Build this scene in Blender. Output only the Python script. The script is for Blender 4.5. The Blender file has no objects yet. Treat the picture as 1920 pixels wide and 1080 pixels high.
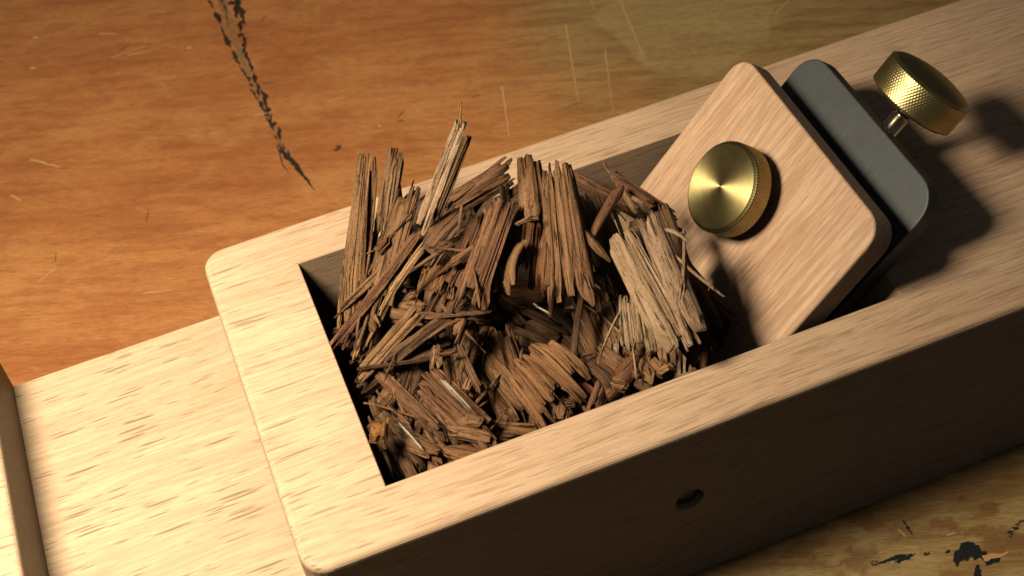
import bpy, bmesh, math, random
import numpy as np
from mathutils import Vector, Matrix, noise as mnoise

scene = bpy.context.scene
COL = scene.collection
MM = 0.001
H = 40.13            # height of the plane body in mm; body top is z = 0 in "body" coordinates, bench is z = -H

# ------------------------------------------------------------------ camera
cam_data = bpy.data.cameras.new("camera")
cam = bpy.data.objects.new("camera", cam_data)
COL.objects.link(cam)
R0 = Vector((0.92983, -0.35317, -0.10343))
R1 = Vector((-0.32866, -0.67051, -0.66514))
R2 = Vector((0.16555, 0.65245, -0.73953))
m = Matrix.Identity(4)
for i in range(3):
    m[i][0] = R0[i]; m[i][1] = -R1[i]; m[i][2] = -R2[i]
m.translation = Vector((-9.44 * MM, -130.754 * MM, (180.524 + H) * MM))
cam.matrix_world = m
cam_data.sensor_width = 36.0
cam_data.lens = 2784.36 / 1920 * 36
cam_data.clip_start = 0.005
cam_data.clip_end = 20
cam_data.dof.use_dof = True
cam_data.dof.focus_distance = 0.245
cam_data.dof.aperture_fstop = 40
scene.camera = cam

# ------------------------------------------------------------------ world: dim warm room
world = bpy.data.worlds.new("World")
scene.world = world
world.use_nodes = True
bg = world.node_tree.nodes["Background"]
bg.inputs[0].default_value = (1.0, 0.98, 0.98, 1)
bg.inputs[1].default_value = 0.032

# ------------------------------------------------------------------ the workshop lamp (one warm bulb, upper left)
ld = bpy.data.lights.new("lamp", 'SPOT')           # a shaded desk lamp aimed at the left end of the plane
ld.energy = 2.75
ld.color = (1.0, 0.86, 0.635)
ld.shadow_soft_size = 0.028
ld.spot_size = math.radians(128)
ld.spot_blend = 1.0
lamp = bpy.data.objects.new("lamp", ld)
lamp.location = (-0.072, 0.018, (154 + H) * MM)
lamp.rotation_euler = (Vector((-0.030, 0.062, .02)) - Vector(lamp.location)).to_track_quat('-Z', 'Y').to_euler()
COL.objects.link(lamp)

scene.view_settings.view_transform = 'Standard'
scene.view_settings.look = 'None'
scene.view_settings.exposure = 0.0
scene.view_settings.gamma = 1.0
scene.render.engine = 'CYCLES'
scene.cycles.use_denoising = True
scene.cycles.max_bounces = 6
scene.cycles.diffuse_bounces = 0

# ------------------------------------------------------------------ helpers
def link(name, mesh, mat=None, parent=None, loc=None, rot=None):
    o = bpy.data.objects.new(name, mesh)
    COL.objects.link(o)
    if mat: mesh.materials.append(mat)
    if parent: o.parent = parent
    if loc is not None: o.location = loc
    if rot is not None: o.rotation_euler = rot
    return o

def tag(o, label=None, cat=None, group=None, kind=None):
    if label: o["label"] = label
    if cat: o["category"] = cat
    if group: o["group"] = group
    if kind: o["kind"] = kind
    return o

def W(p):            # body mm -> world metres
    return Vector((p[0] * MM, p[1] * MM, (p[2] + H) * MM))

class NT:
    """small node-tree writer"""
    def __init__(self, name):
        self.mat = bpy.data.materials.new(name)
        self.mat.use_nodes = True
        self.t = self.mat.node_tree
        self.b = self.t.nodes["Principled BSDF"]
    def n(self, kind, **kw):
        nd = self.t.nodes.new(kind)
        for k, v in kw.items():
            if k.startswith("i_"):
                nd.inputs[k[2:].replace("_", " ")].default_value = v
            else: setattr(nd, k, v)
        return nd
    def l(self, a, b): self.t.links.new(a, b)
    def coord(self, kind="Object", scale=(1, 1, 1), rot=(0, 0, 0), uv=False):
        tc = self.n("ShaderNodeTexCoord")
        mp = self.n("ShaderNodeMapping")
        mp.inputs["Scale"].default_value = scale
        mp.inputs["Rotation"].default_value = rot
        self.l(tc.outputs["UV" if uv else kind], mp.inputs["Vector"])
        return mp.outputs[0]
    def noise(self, vec, scale=1, detail=4, rough=.55, dist=0):
        nd = self.n("ShaderNodeTexNoise")
        nd.inputs["Scale"].default_value = scale
        nd.inputs["Detail"].default_value = detail
        nd.inputs["Roughness"].default_value = rough
        nd.inputs["Distortion"].default_value = dist
        self.l(vec, nd.inputs["Vector"])
        return nd.outputs["Fac"], nd.outputs["Color"]
    def ramp(self, fac, stops, interp='LINEAR'):
        r = self.n("ShaderNodeValToRGB")
        r.color_ramp.interpolation = interp
        e = r.color_ramp.elements
        while len(e) < len(stops): e.new(0.5)
        for k, (p, c) in enumerate(stops):
            e[k].position = p
            e[k].color = (c, c, c, 1) if isinstance(c, (int, float)) else (*c, 1)
        self.l(fac, r.inputs[0])
        return r.outputs[0]
    def mix(self, fac, a, b, mode='MIX'):
        x = self.n("ShaderNodeMix", data_type='RGBA', blend_type=mode)
        for sock, v in ((x.inputs[0], fac), (x.inputs[6], a), (x.inputs[7], b)):
            if isinstance(v, (int, float)): sock.default_value = v
            elif isinstance(v, tuple): sock.default_value = (*v, 1)
            else: self.l(v, sock)
        return x.outputs[2]
    def math(self, op, a, b=0.0, c=None):
        x = self.n("ShaderNodeMath", operation=op)
        for k, v in enumerate((a, b, c)):
            if v is None: continue
            if isinstance(v, (int, float)): x.inputs[k].default_value = v
            else: self.l(v, x.inputs[k])
        return x.outputs[0]
    def bump(self, h, strength, dist, prev=None):
        x = self.n("ShaderNodeBump")
        x.inputs["Strength"].default_value = strength
        x.inputs["Distance"].default_value = dist
        self.l(h, x.inputs["Height"])
        if prev: self.l(prev, x.inputs["Normal"])
        return x.outputs[0]
    def done(self, color=None, rough=None, normal=None, metallic=None, spec=None):
        for nm, v in (("Base Color", color), ("Roughness", rough), ("Normal", normal), ("Metallic", metallic), ("Specular IOR Level", spec)):
            if v is None: continue
            s = self.b.inputs[nm]
            if isinstance(v, tuple): s.default_value = (*v, 1)
            elif isinstance(v, (int, float)): s.default_value = v
            else: self.l(v, s)
        return self.mat

# ------------------------------------------------------------------ materials
def beech_material(name, base, dark, light, fleck, fleck_amt=1.0, fleck_cell=(11.5, .82), streak=1.0, fade=False):
    M = NT(name)
    k = 1000.0
    obj = M.coord("Object", (k, k, k))
    # gentle wandering of the grain
    warp = M.noise(M.coord("Object", (k * .012, k * .05, k * .05)), 1, 2)[1]
    wv = M.n("ShaderNodeVectorMath", operation='MULTIPLY_ADD')
    M.l(warp, wv.inputs[0]); wv.inputs[1].default_value = (0, 5.0, 5.0); M.l(obj, wv.inputs[2])
    def scaled(v, s):
        x = M.n("ShaderNodeMapping"); x.inputs["Scale"].default_value = s; M.l(v, x.inputs[0]); return x.outputs[0]
    g1 = M.noise(scaled(wv.outputs[0], (.012, .16, .16)), 1, 3)[0]
    g2 = M.noise(scaled(wv.outputs[0], (.06, 1.3, 1.3)), 1, 4, .65)[0]
    g3 = M.noise(scaled(wv.outputs[0], (.45, 5.5, 5.5)), 1, 3, .6)[0]
    blotch = M.noise(scaled(obj, (.04, .07, .07)), 1, 3)[0]
    c = M.mix(M.ramp(g1, [(.32, 0), (.68, 1)]), base, light)
    c = M.mix(M.math('MULTIPLY', M.ramp(g2, [(.42, 1), (.60, 0)]), .55 * streak), c, dark)
    c = M.mix(M.math('MULTIPLY', M.ramp(g3, [(.36, 1), (.56, 0)]), .38 * streak), c, dark)
    c = M.mix(M.math('MULTIPLY', M.ramp(blotch, [(.40, 0), (.70, 1)]), .25), c, dark)
    # dark medullary flecks: short dashes lying along the grain
    fl = None
    for sc_, seed, thr in ((1.0, 0.0, .27), (.62, 37.0, .24)):
        fv = scaled(wv.outputs[0], (1 / (fleck_cell[0] * sc_), 1 / (fleck_cell[1] * sc_), 1 / (fleck_cell[1] * sc_)))
        off = M.n("ShaderNodeVectorMath", operation='ADD'); M.l(fv, off.inputs[0]); off.inputs[1].default_value = (seed, seed, seed)
        jit = M.noise(scaled(wv.outputs[0], (.3, 2.2, 2.2)), 1, 2)[1]
        jo = M.n("ShaderNodeVectorMath", operation='MULTIPLY_ADD'); M.l(jit, jo.inputs[0]); jo.inputs[1].default_value = (.10, .35, .35); M.l(off.outputs[0], jo.inputs[2])
        vo = M.n("ShaderNodeTexVoronoi"); vo.inputs["Scale"].default_value = 1.0
        M.l(jo.outputs[0], vo.inputs["Vector"])
        sep = M.n("ShaderNodeSeparateColor"); M.l(vo.outputs["Color"], sep.inputs[0])
        lim = M.math('MULTIPLY_ADD', sep.outputs[0], thr * .9, thr * .40)
        d = M.math('SUBTRACT', lim, vo.outputs["Distance"])
        f = M.math('MULTIPLY', d, 12.0); f.node.use_clamp = True
        f = M.math('MULTIPLY', f, M.ramp(sep.outputs[1], [(.05, 0.0), (.45, 1.0)]))
        fl = f if fl is None else M.math('MAXIMUM', fl, f)
    if fade:                                     # fewer broad flecks, more fine dark streaks, further along the board
        sx = M.n("ShaderNodeSeparateXYZ"); M.l(obj, sx.inputs[0])
        mr = M.n("ShaderNodeMapRange"); mr.inputs["From Min"].default_value = -85; mr.inputs["From Max"].default_value = -45
        M.l(sx.outputs[0], mr.inputs["Value"])
        fl = M.math('MULTIPLY', fl, M.math('MULTIPLY_ADD', mr.outputs[0], -.55, 1.0))
        fine = M.noise(scaled(wv.outputs[0], (.11, 2.6, 2.6)), 1, 4, .65)[0]
        c = M.mix(M.math('MULTIPLY', mr.outputs[0], .40), c, (.55, .345, .232))  # lamp falloff painted in: wood toned to darker tan past the bright left end
        fm = M.math('MULTIPLY', M.ramp(fine, [(.37, 1), (.49, 0)]), M.math('MULTIPLY_ADD', mr.outputs[0], .42, .12))
        c = M.mix(fm, c, tuple(v * .62 for v in dark))
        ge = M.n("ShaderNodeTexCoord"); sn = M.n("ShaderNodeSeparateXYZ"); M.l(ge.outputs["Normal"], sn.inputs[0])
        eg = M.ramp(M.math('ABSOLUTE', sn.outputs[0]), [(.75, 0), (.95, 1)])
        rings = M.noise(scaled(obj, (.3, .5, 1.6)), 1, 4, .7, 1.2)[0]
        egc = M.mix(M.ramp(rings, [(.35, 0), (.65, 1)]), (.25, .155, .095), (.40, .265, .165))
        c = M.mix(M.math('MULTIPLY', eg, .85), c, egc)  # end grain, with the shade on the end faces painted darker into it
    c = M.mix(M.math('MULTIPLY', fl, .60 * fleck_amt), c, fleck)
    h = M.math('SUBTRACT', g3, M.math('MULTIPLY', fl, .8))
    nrm = M.bump(h, .35, .00012)
    rough = M.math('MULTIPLY_ADD', g2, .22, .40)
    return M.done(c, rough, nrm, spec=.32)

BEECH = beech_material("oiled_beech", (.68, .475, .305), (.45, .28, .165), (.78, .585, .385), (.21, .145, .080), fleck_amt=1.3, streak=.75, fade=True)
CAPWOOD = beech_material("cap_wood", (.68, .44, .285), (.42, .24, .14), (.76, .53, .36), (.34, .18, .10), fleck_amt=.55, fleck_cell=(16, .9), streak=1.15)

def brass_material(name, aniso, dim=1.0):
    M = NT(name)
    co = M.coord("Object", (1000, 1000, 1000))
    n1 = M.noise(co, .35, 4)[0]
    n2 = M.noise(co, 3.0, 3)[0]
    c = M.mix(M.ramp(n1, [(.35, 0), (.7, 1)]), (.62, .53, .26), (.50, .42, .20))
    c = M.mix(M.math('MULTIPLY', M.ramp(n2, [(.45, 0), (.7, 1)]), .30), c, (.33, .27, .11))
    c = M.mix(1.0, c, (dim, dim * .97, dim * .9), 'MULTIPLY')
    M.done(c, M.math('MULTIPLY_ADD', n2, .20, .20 if aniso else .28), metallic=1.0)
    if aniso:
        M.b.inputs["Anisotropic"].default_value = .86
        M.b.inputs["Anisotropic Rotation"].default_value = .25
        M.b.inputs["Roughness"].links and M.t.links.remove(M.b.inputs["Roughness"].links[0])
        M.b.inputs["Roughness"].default_value = .54
        tg = M.n("ShaderNodeTangent", direction_type='RADIAL', axis='Z')
        M.l(tg.outputs[0], M.b.inputs["Tangent"])
    return M.mat
BRASS_FACE = brass_material("turned_brass_face", True)
BRASS = brass_material("knurled_brass", False, .55)
BRASS_WARM = brass_material("warm_knurled_brass", False, .95)

def steel_material():
    M = NT("blasted_steel")
    co = M.coord("Object", (1000, 1000, 1000))
    n1 = M.noise(co, .12, 4)[0]; n2 = M.noise(co, 5, 3)[0]
    c = M.mix(M.ramp(n1, [(.3, 0), (.7, 1)]), (.100, .108, .112), (.130, .138, .140))
    n3 = M.noise(M.coord('Object', (120, 2600, 1000), (0, 0, .25)), 1, 3, .7)[0]
    c = M.mix(M.math('MULTIPLY', M.ramp(n3, [(.56, 0), (.70, 1)]), .30), c, (.26, .26, .25))
    c = M.mix(M.math('MULTIPLY', M.ramp(n1, [(.50, 0), (.62, 1)]), .30), c, (.075, .075, .070))
    return M.done(c, M.math('MULTIPLY_ADD', n2, .12, .46), M.bump(n2, .15, .00005), metallic=.45)
STEEL = steel_material()
M = NT("bright_steel"); BRIGHT = M.done((.62, .58, .52), .22, metallic=1.0)
M = NT("dark_pin"); PIN = M.done((.06, .055, .05), .5, metallic=.7)

def shaving_material(name, dark, mid, light, spread=1.0, trans=None):
    M = NT(name)
    uv = M.coord(uv=True, scale=(1, 1, 1))
    def sc(s):
        x = M.n("ShaderNodeMapping"); x.inputs["Scale"].default_value = s; M.l(uv, x.inputs[0]); return x.outputs[0]
    a = M.noise(sc((4.0, .20, 1)), 1, 6, .75)[0]       # u across (mm), v along (mm)
    b = M.noise(sc((1.2, .07, 1)), 1, 3, .6)[0]
    s = M.noise(sc((9, 1.6, 1)), 1, 3, .7)[0]
    at = M.n("ShaderNodeAttribute", attribute_name="strip")
    c = M.mix(M.ramp(a, [(.34, 0), (.62, 1)]), dark, mid)
    c = M.mix(M.math('MULTIPLY', M.ramp(b, [(.42, 0), (.72, 1)]), .8), c, light)
    c = M.mix(M.math('MULTIPLY', at.outputs["Fac"], .45 * spread), c, light)
    slit = M.noise(sc((2.6, .16, 1)), 1, 4, .7, .6)[0]
    c = M.mix(M.math('MULTIPLY', M.ramp(s, [(.34, 1), (.50, 0)]), .55), c, tuple(v * .5 for v in dark))
    c = M.mix(M.math('MULTIPLY', M.ramp(slit, [(.36, 1), (.43, 0)]), .85), c, tuple(v * .3 for v in dark))
    oi = M.n("ShaderNodeObjectInfo")
    hs = M.n("ShaderNodeHueSaturation")
    M.l(c, hs.inputs["Color"])
    M.l(M.math('MULTIPLY_ADD', oi.outputs["Random"], .28, .82), hs.inputs["Value"])
    M.l(M.math('MULTIPLY_ADD', oi.outputs["Random"], .016, .492), hs.inputs["Hue"])
    h = M.math('ADD', M.math('MULTIPLY', a, 1.0), M.math('MULTIPLY', s, .7))
    h = M.math('ADD', h, M.ramp(slit, [(.36, 0), (.43, 1)]))
    nrm = M.bump(h, .9, .00038)
    M.done(hs.outputs[0], .68, nrm, spec=.2)
    if trans:
        M.b.inputs["Subsurface Weight"].default_value = .6
        M.b.inputs["Subsurface Radius"].default_value = (.003, .0012, .0004)
        M.b.inputs["Subsurface Scale"].default_value = 1.0
        M.b.inputs["Roughness"].default_value = .35
    return M.mat
SM = {
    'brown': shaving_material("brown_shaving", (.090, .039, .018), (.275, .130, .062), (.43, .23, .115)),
    'red': shaving_material("reddish_shaving", (.11, .044, .018), (.32, .138, .062), (.47, .235, .112)),
    'grey': shaving_material("grey_brown_shaving", (.10, .050, .024), (.25, .128, .062), (.38, .215, .11)),
    'tan': shaving_material("tan_shaving", (.19, .090, .038), (.45, .24, .115), (.64, .38, .20)),
    'palegrain': shaving_material("pale_tan_shaving", (.19, .10, .043), (.55, .345, .205), (.72, .49, .32)),
    'dark': shaving_material("dark_shaving", (.050, .025, .012), (.155, .080, .040), (.27, .145, .075)),  # darker brown wood, also painted shade for pieces in the hollows
    'white': shaving_material("whitish_splinter", (.45, .36, .26), (.62, .52, .40), (.75, .66, .52)),
    'amber': shaving_material("amber_bark", (.20, .075, .018), (.40, .16, .04), (.58, .27, .08), trans=True),
}

# ------------------------------------------------------------------ workbench top
def vnoise(x, y, seed):
    """numpy value noise in -1..1"""
    xi = np.floor(x).astype(np.int64); yi = np.floor(y).astype(np.int64)
    xf = x - xi; yf = y - yi
    u = xf * xf * (3 - 2 * xf); v = yf * yf * (3 - 2 * yf)
    def h(a, b):
        n = (a * 374761393 + b * 668265263 + seed * 974634777) & 0x7fffffff
        n = ((n ^ (n >> 13)) * 1274126177) & 0x7fffffff
        return ((n ^ (n >> 16)) & 0xffff) / 32767.5 - 1
    return (h(xi, yi) * (1 - u) + h(xi + 1, yi) * u) * (1 - v) + (h(xi, yi + 1) * (1 - u) + h(xi + 1, yi + 1) * u) * v
def fbm(x, y, seed, o=4):
    s = 0; a = 1
    for k in range(o):
        s = s + a * vnoise(x * 2 ** k + 17 * k, y * 2 ** k, seed + k); a *= .55
    return s / 2
def sstep(a, b, v):
    t = np.clip((v - a) / (b - a), 0, 1); return t * t * (3 - 2 * t)

def bench():
    def lines(lo, hi, f0, f1, step):
        a = list(np.linspace(lo, f0, 12)[:-1]); b = list(np.arange(f0, f1, step)); c = list(np.linspace(f1, hi, 12))
        return np.array(a + b + c)
    xs = lines(-420, 520, -85, 190, 0.9); ys = lines(-360, 460, -60, 230, 0.9)
    nx, ny = len(xs), len(ys)
    X, Y = np.meshgrid(xs, ys)
    # along / across the grain
    ga = X * .935 - Y * .355; gc = X * .355 + Y * .935
    wob = fbm(X / 22, Y / 22, 5) * 9 + fbm(X / 6, Y / 6, 9) * 2.5
    # varnish worn through to olive-brown timber toward the right, and all of the near side
    worn = sstep(52, 92, X + (Y - 120) * .10 + wob * 1.6)
    near = sstep(30, -2, Y)
    worn = np.maximum(worn, near)
    # pale lifted patch with straight torn edges
    def poly(pts, soft, w=1.0):
        inside = np.full(X.shape, 1e9)
        for k in range(len(pts)):
            (x0, y0), (x1, y1) = pts[k], pts[(k + 1) % len(pts)]
            L = math.hypot(x1 - x0, y1 - y0)
            inside = np.minimum(inside, ((x1 - x0) * (Y - y0) - (y1 - y0) * (X - x0)) / L)
        return sstep(-soft, soft, inside + wob * .12 * w)
    patch = .75 * poly([(92.5, 111), (101, 104), (121, 110), (133, 128), (112, 140), (96, 141), (88, 137)], 1.2) + .5 * poly([(96, 113), (108, 106), (116, 118), (108, 132), (99, 130)], 1.0)
    patch = patch + .55 * sstep(.18, .5, fbm(X / 15, Y / 11, 31)) * worn
    blot = fbm(X / 7, Y / 6, 51)
    patch = patch + .8 * near * sstep(.05, .35, fbm(ga / 10, gc / 5, 61))
    # brown stains on the near side and one black blot
    stain = near * sstep(.10, .32, fbm(ga / 8, gc / 4.5, 81)) + .35 * worn * (1 - near) * sstep(.20, .45, fbm(ga / 20, gc / 9, 91))
    def disc(cx, cy, rx, ry, ang, amp=1.6, soft=.7):
        c, s = math.cos(ang), math.sin(ang)
        u = ((X - cx) * c + (Y - cy) * s); v = (-(X - cx) * s + (Y - cy) * c)
        d = (1 - np.sqrt((u / rx) ** 2 + (v / ry) ** 2)) * min(rx, ry)
        return sstep(-soft, soft, d + fbm(X / 2.4, Y / 2.4, 71) * amp)
    char = np.maximum.reduce([disc(89.4, -26.0, 2.8, 1.6, -.5, 3.4), disc(86.8, -30, 3.0, .8, 1.1, 1.8), .8 * disc(77, -21.8, 4.5, .5, -.25, .8),
                              .5 * disc(98, -24.5, 3.5, .8, .4, 1.2), .5 * disc(20, 121, 2, .7, .8, 1.2), .55 * disc(-6, 124, 1.6, .5, .2, .6),
                              .35 * disc(-34, 96, 3.0, 1.0, .6, 1.4), .6 * disc(81.5, -17.5, .35, 4.5, .10, .25, .25)])
    # broad darker and redder clouds in the varnish
    cloud = sstep(-.35, .45, fbm(ga / 46, gc / 22, 3)) 
    verts = np.stack([X.ravel() * MM, Y.ravel() * MM, np.zeros(nx * ny)], 1)
    idx = np.arange(nx * ny).reshape(ny, nx)
    q = np.stack([idx[:-1, :-1].ravel(), idx[:-1, 1:].ravel(), idx[1:, 1:].ravel(), idx[1:, :-1].ravel()], 1)
    me = bpy.data.meshes.new("workbench_top")
    # slab sides and underside
    bot = [(-.42, -.36, -.045), (.52, -.36, -.045), (.52, .46, -.045), (-.42, .46, -.045)]
    n0 = nx * ny
    top = [idx[0, 0], idx[0, -1], idx[-1, -1], idx[-1, 0]]
    edge = [list(idx[0, :]), list(idx[:, -1]), list(idx[-1, ::-1]), list(idx[::-1, 0])]
    faces = q.tolist()
    for k in range(4):
        faces.append([int(v) for v in edge[k]][::-1] + [n0 + k, n0 + (k + 1) % 4])
    faces.append([n0 + 3, n0 + 2, n0 + 1, n0])
    me.from_pydata(verts.tolist() + bot, [], faces)
    at = me.color_attributes.new("wear", 'FLOAT_COLOR', 'POINT')
    cols = np.zeros((n0 + 4, 4), dtype=np.float32)
    cols[:n0, 0] = worn.ravel(); cols[:n0, 1] = np.clip(patch, 0, 1).ravel(); cols[:n0, 2] = np.clip(char, 0, 1).ravel(); cols[:n0, 3] = np.clip(stain, 0, 1).ravel()
    at.data.foreach_set("color", cols.ravel())
    at2 = me.attributes.new("cloud", 'FLOAT', 'POINT')
    cc = np.zeros(n0 + 4, dtype=np.float32); cc[:n0] = cloud.ravel(); at2.data.foreach_set("value", cc)
    M = NT("worn_varnished_bench")
    k = 1000
    rot = (0, 0, math.radians(20.8))
    def gco(a, b): 
        base = M.coord("Object", (k, k, k), rot)
        x = M.n("ShaderNodeMapping"); x.inputs["Scale"].default_value = (a, b, b); M.l(base, x.inputs[0]); return x.outputs[0]
    f1 = M.noise(gco(.012, .07), 1, 5, .6, .6)[0]
    f2 = M.noise(gco(.055, .42), 1, 6, .68, .5)[0]
    f4 = M.noise(gco(.05, .09), 1, 5, .6, .8)[0]
    f3 = M.noise(gco(.35, 3.2), 1, 4, .7)[0]
    sp = M.noise(gco(.9, .9), 1, 3, .6)[0]
    A = M.n("ShaderNodeAttribute", attribute_name="wear")
    sep = M.n("ShaderNodeSeparateColor"); M.l(A.outputs["Color"], sep.inputs[0])
    CL = M.n("ShaderNodeAttribute", attribute_name="cloud")
    red = M.mix(M.ramp(f1, [(.32, 0), (.66, 1)]), (.43, .150, .050), (.57, .235, .080))
    red = M.mix(M.math('MULTIPLY', CL.outputs["Fac"], .55), red, (.64, .30, .10))
    red = M.mix(M.math('MULTIPLY', M.ramp(f2, [(.38, 1), (.55, 0)]), .55), red, (.32, .11, .036))
    red = M.mix(M.math('MULTIPLY', M.ramp(f4, [(.50, 0), (.66, 1)]), .30), red, (.60, .29, .10))
    red = M.mix(M.math('MULTIPLY', M.ramp(f4, [(.30, 1), (.44, 0)]), .22), red, (.34, .115, .040))
    ol = M.mix(M.ramp(f1, [(.34, 0), (.66, 1)]), (.36, .23, .09), (.48, .33, .135))
    red = M.mix(M.math('MULTIPLY', M.ramp(f4, [(.50, 0), (.66, 1)]), .30), red, (.60, .29, .10))
    red = M.mix(M.math('MULTIPLY', M.ramp(f4, [(.30, 1), (.44, 0)]), .22), red, (.34, .115, .040))
    ol = M.mix(M.math('MULTIPLY', M.ramp(f2, [(.38, 1), (.56, 0)]), .5), ol, (.17, .085, .030))
    c = M.mix(sep.outputs[0], red, ol)
    c = M.mix(M.math('MULTIPLY', M.ramp(M.math('ADD', sep.outputs[1], M.math('MULTIPLY_ADD', M.noise(gco(.35, .9), 1, 5, .7)[0], .8, -.40)), [(.25, 0), (.75, 1)]), .42), c, (.56, .43, .20))
    c = M.mix(M.math('MULTIPLY', M.ramp(M.math('ADD', A.outputs["Alpha"], M.math('MULTIPLY_ADD', M.noise(gco(.4, .8), 1, 5, .75)[0], 1.0, -.5)), [(.15, 0), (.80, 1)]), .62), c, (.21, .095, .036))
    c = M.mix(M.math('MULTIPLY', M.ramp(f3, [(.36, 1), (.52, 0)]), .42), c, (.17, .062, .022))
    c = M.mix(M.math('MULTIPLY', M.ramp(f3, [(.58, 0), (.72, 1)]), .30), c, (.60, .34, .14))
    f5 = M.noise(gco(.30, 8.0), 1, 3, .7)[0]
    c = M.mix(M.math('MULTIPLY', M.ramp(f5, [(.38, 1), (.52, 0)]), .38), c, (.15, .058, .022))
    c = M.mix(M.math('MULTIPLY', M.ramp(sp, [(.66, 0), (.74, 1)]), .45), c, (.16, .07, .03))
    crisp = M.ramp(M.math('ADD', sep.outputs[2], M.math('MULTIPLY_ADD', M.noise(gco(.9, 1.6), 1, 4, .7)[0], .9, -.45)), [(.42, 0), (.52, 1)])
    c = M.mix(crisp, c, (.016, .020, .020))
    hgt = M.math('ADD', f3, M.math('MULTIPLY', f2, .8))
    hgt = M.math('SUBTRACT', hgt, M.math('MULTIPLY', sep.outputs[2], 1.0))
    nrm = M.bump(hgt, .22, .00012)
    rgh = M.math('MULTIPLY_ADD', f2, .25, M.math('MULTIPLY_ADD', sep.outputs[0], .12, .22))
    mat = M.done(c, rgh, nrm, spec=.35)
    o = link("workbench_top", me, mat)
    tag(o, "worn orange brown varnished wooden workbench top under the plane", kind="structure")
    return o
BENCH = bench()

def sliver(name, pts, widths, mat, z=.05, jag=.25, seed=1, parent=BENCH, gaps=None, label=None):
    """a flat ragged mark lying on the bench: pts in mm, widths in mm"""
    rnd = random.Random(seed)
    P = [Vector((p[0], p[1], 0)) for p in pts]
    L = [0]
    for a, b in zip(P, P[1:]): L.append(L[-1] + (b - a).length)
    n = max(6, int(L[-1] / .55))
    bm = bmesh.new(); prev = None
    for k in range(n + 1):
        d = L[-1] * k / n
        j = max(i for i in range(len(L)) if L[i] <= d + 1e-9); j = min(j, len(P) - 2)
        t = (d - L[j]) / (L[j + 1] - L[j])
        c = P[j].lerp(P[j + 1], t); dr = (P[j + 1] - P[j]).normalized(); s = Vector((-dr.y, dr.x, 0))
        w = widths[j] * (1 - t) + widths[j + 1] * t
        if gaps and mnoise.noise(Vector((d * gaps[0], seed * 7.3, 0))) > gaps[1]: prev = None; continue
        jn = lambda o_: 1 + jag * (2.2 * mnoise.noise(Vector((d * .7, seed * 3.1 + o_, 1))) + 1.2 * mnoise.noise(Vector((d * 1.9, seed * 3.1 + o_, 5))))
        wl = w * .5 * max(.1, jn(0)); wr = w * .5 * max(.1, jn(9))
        c = c + s * mnoise.noise(Vector((d * .5, seed, 3))) * w * .5
        c0 = c + s * wl; c1 = c - s * wr
        v = (bm.verts.new((c0.x * MM, c0.y * MM, z * MM)), bm.verts.new((c1.x * MM, c1.y * MM, z * MM)))
        if prev: bm.faces.new((prev[0], prev[1], v[1], v[0]))
        prev = v
    me = bpy.data.meshes.new(name); bm.to_mesh(me); bm.free()
    o = link(name, me, mat, parent)
    if label: o["label"] = label
    return o
M = NT("charred_groove"); CHAR = M.done((.022, .014, .009), .75)
M = NT("dull_scraped_wood"); nz = M.noise(M.coord("Object", (900, 900, 900)), 1, 4)[0]; SCRAPE = M.done(M.mix(nz, (.16, .085, .035), (.36, .20, .085)), .6)
M = NT("pale_scratch"); PALE = M.done((.58, .33, .15), .55)
sliver("scraped_band", [(8.5, 193), (7.5, 172), (7.3, 151), (8, 138), (8.6, 127), (10, 118)], [2.6, 1.4, .8, .5, .4, .1], SCRAPE, .03, .35, 3)
def groove(path, w0, w1, n, seed, side):
    rg = random.Random(seed)
    P = [Vector((*p, 0)) for p in path]; L = [0]
    for a, b in zip(P, P[1:]): L.append(L[-1] + (b - a).length)
    def at(d):
        d = min(max(d, 0), L[-1] - 1e-4); q = max(i for i in range(len(L) - 1) if L[i] <= d)
        return P[q].lerp(P[q + 1], (d - L[q]) / (L[q + 1] - L[q])), (P[q + 1] - P[q]).normalized()
    d = 0; k = 0
    while d < L[-1]:
        ln = rg.uniform(1.5, 6.5); f = d / L[-1]; w = (w0 * (1 - f) + w1 * f) * rg.uniform(.45, 1.2)
        c, dr = at(d + ln / 2); sd = Vector((-dr.y, dr.x, 0)); c = c + sd * rg.gauss(0, w * .22)
        dr = Matrix.Rotation(rg.gauss(side * .10, .13), 3, 'Z') @ dr
        h = dr * ln / 2
        sliver("scorched_groove", [(c - h)[:2], (c - h * .3 + sd * rg.gauss(0, .12))[:2], (c + h * .4 + sd * rg.gauss(0, .12))[:2], (c + h)[:2]], [w * .15, w, w * rg.uniform(.5, 1), w * .1], CHAR, .07 + .002 * (k % 9), .38, seed * 31 + k)
        d += ln * rg.uniform(.55, 1.25); k += 1
groove([(5.4, 193), (5.9, 170), (6.8, 151), (7.5, 138), (7.9, 124)], 1.4, .6, 20, 4, 1)
groove([(11.6, 193), (10.2, 178), (8.6, 163), (8.2, 148), (8.5, 134), (8.8, 122)], 2.2, .5, 20, 8, -1)
groove([(11.8, 193), (11.6, 176)], 1.8, 1.3, 4, 15, 0)
groove([(8.4, 190), (7.8, 176)], .5, .4, 4, 17, 0)
sliver("scorched_groove", [(7.6, 126), (9.0, 121), (10.2, 115), (11.2, 109.5)], [.8, 1.25, .85, .1], CHAR, .095, .3, 12)
sliver("scorched_groove", [(7.4, 128), (6.8, 121), (7.4, 117.5)], [.3, .22, .1], CHAR, .085, .3, 13)
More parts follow.
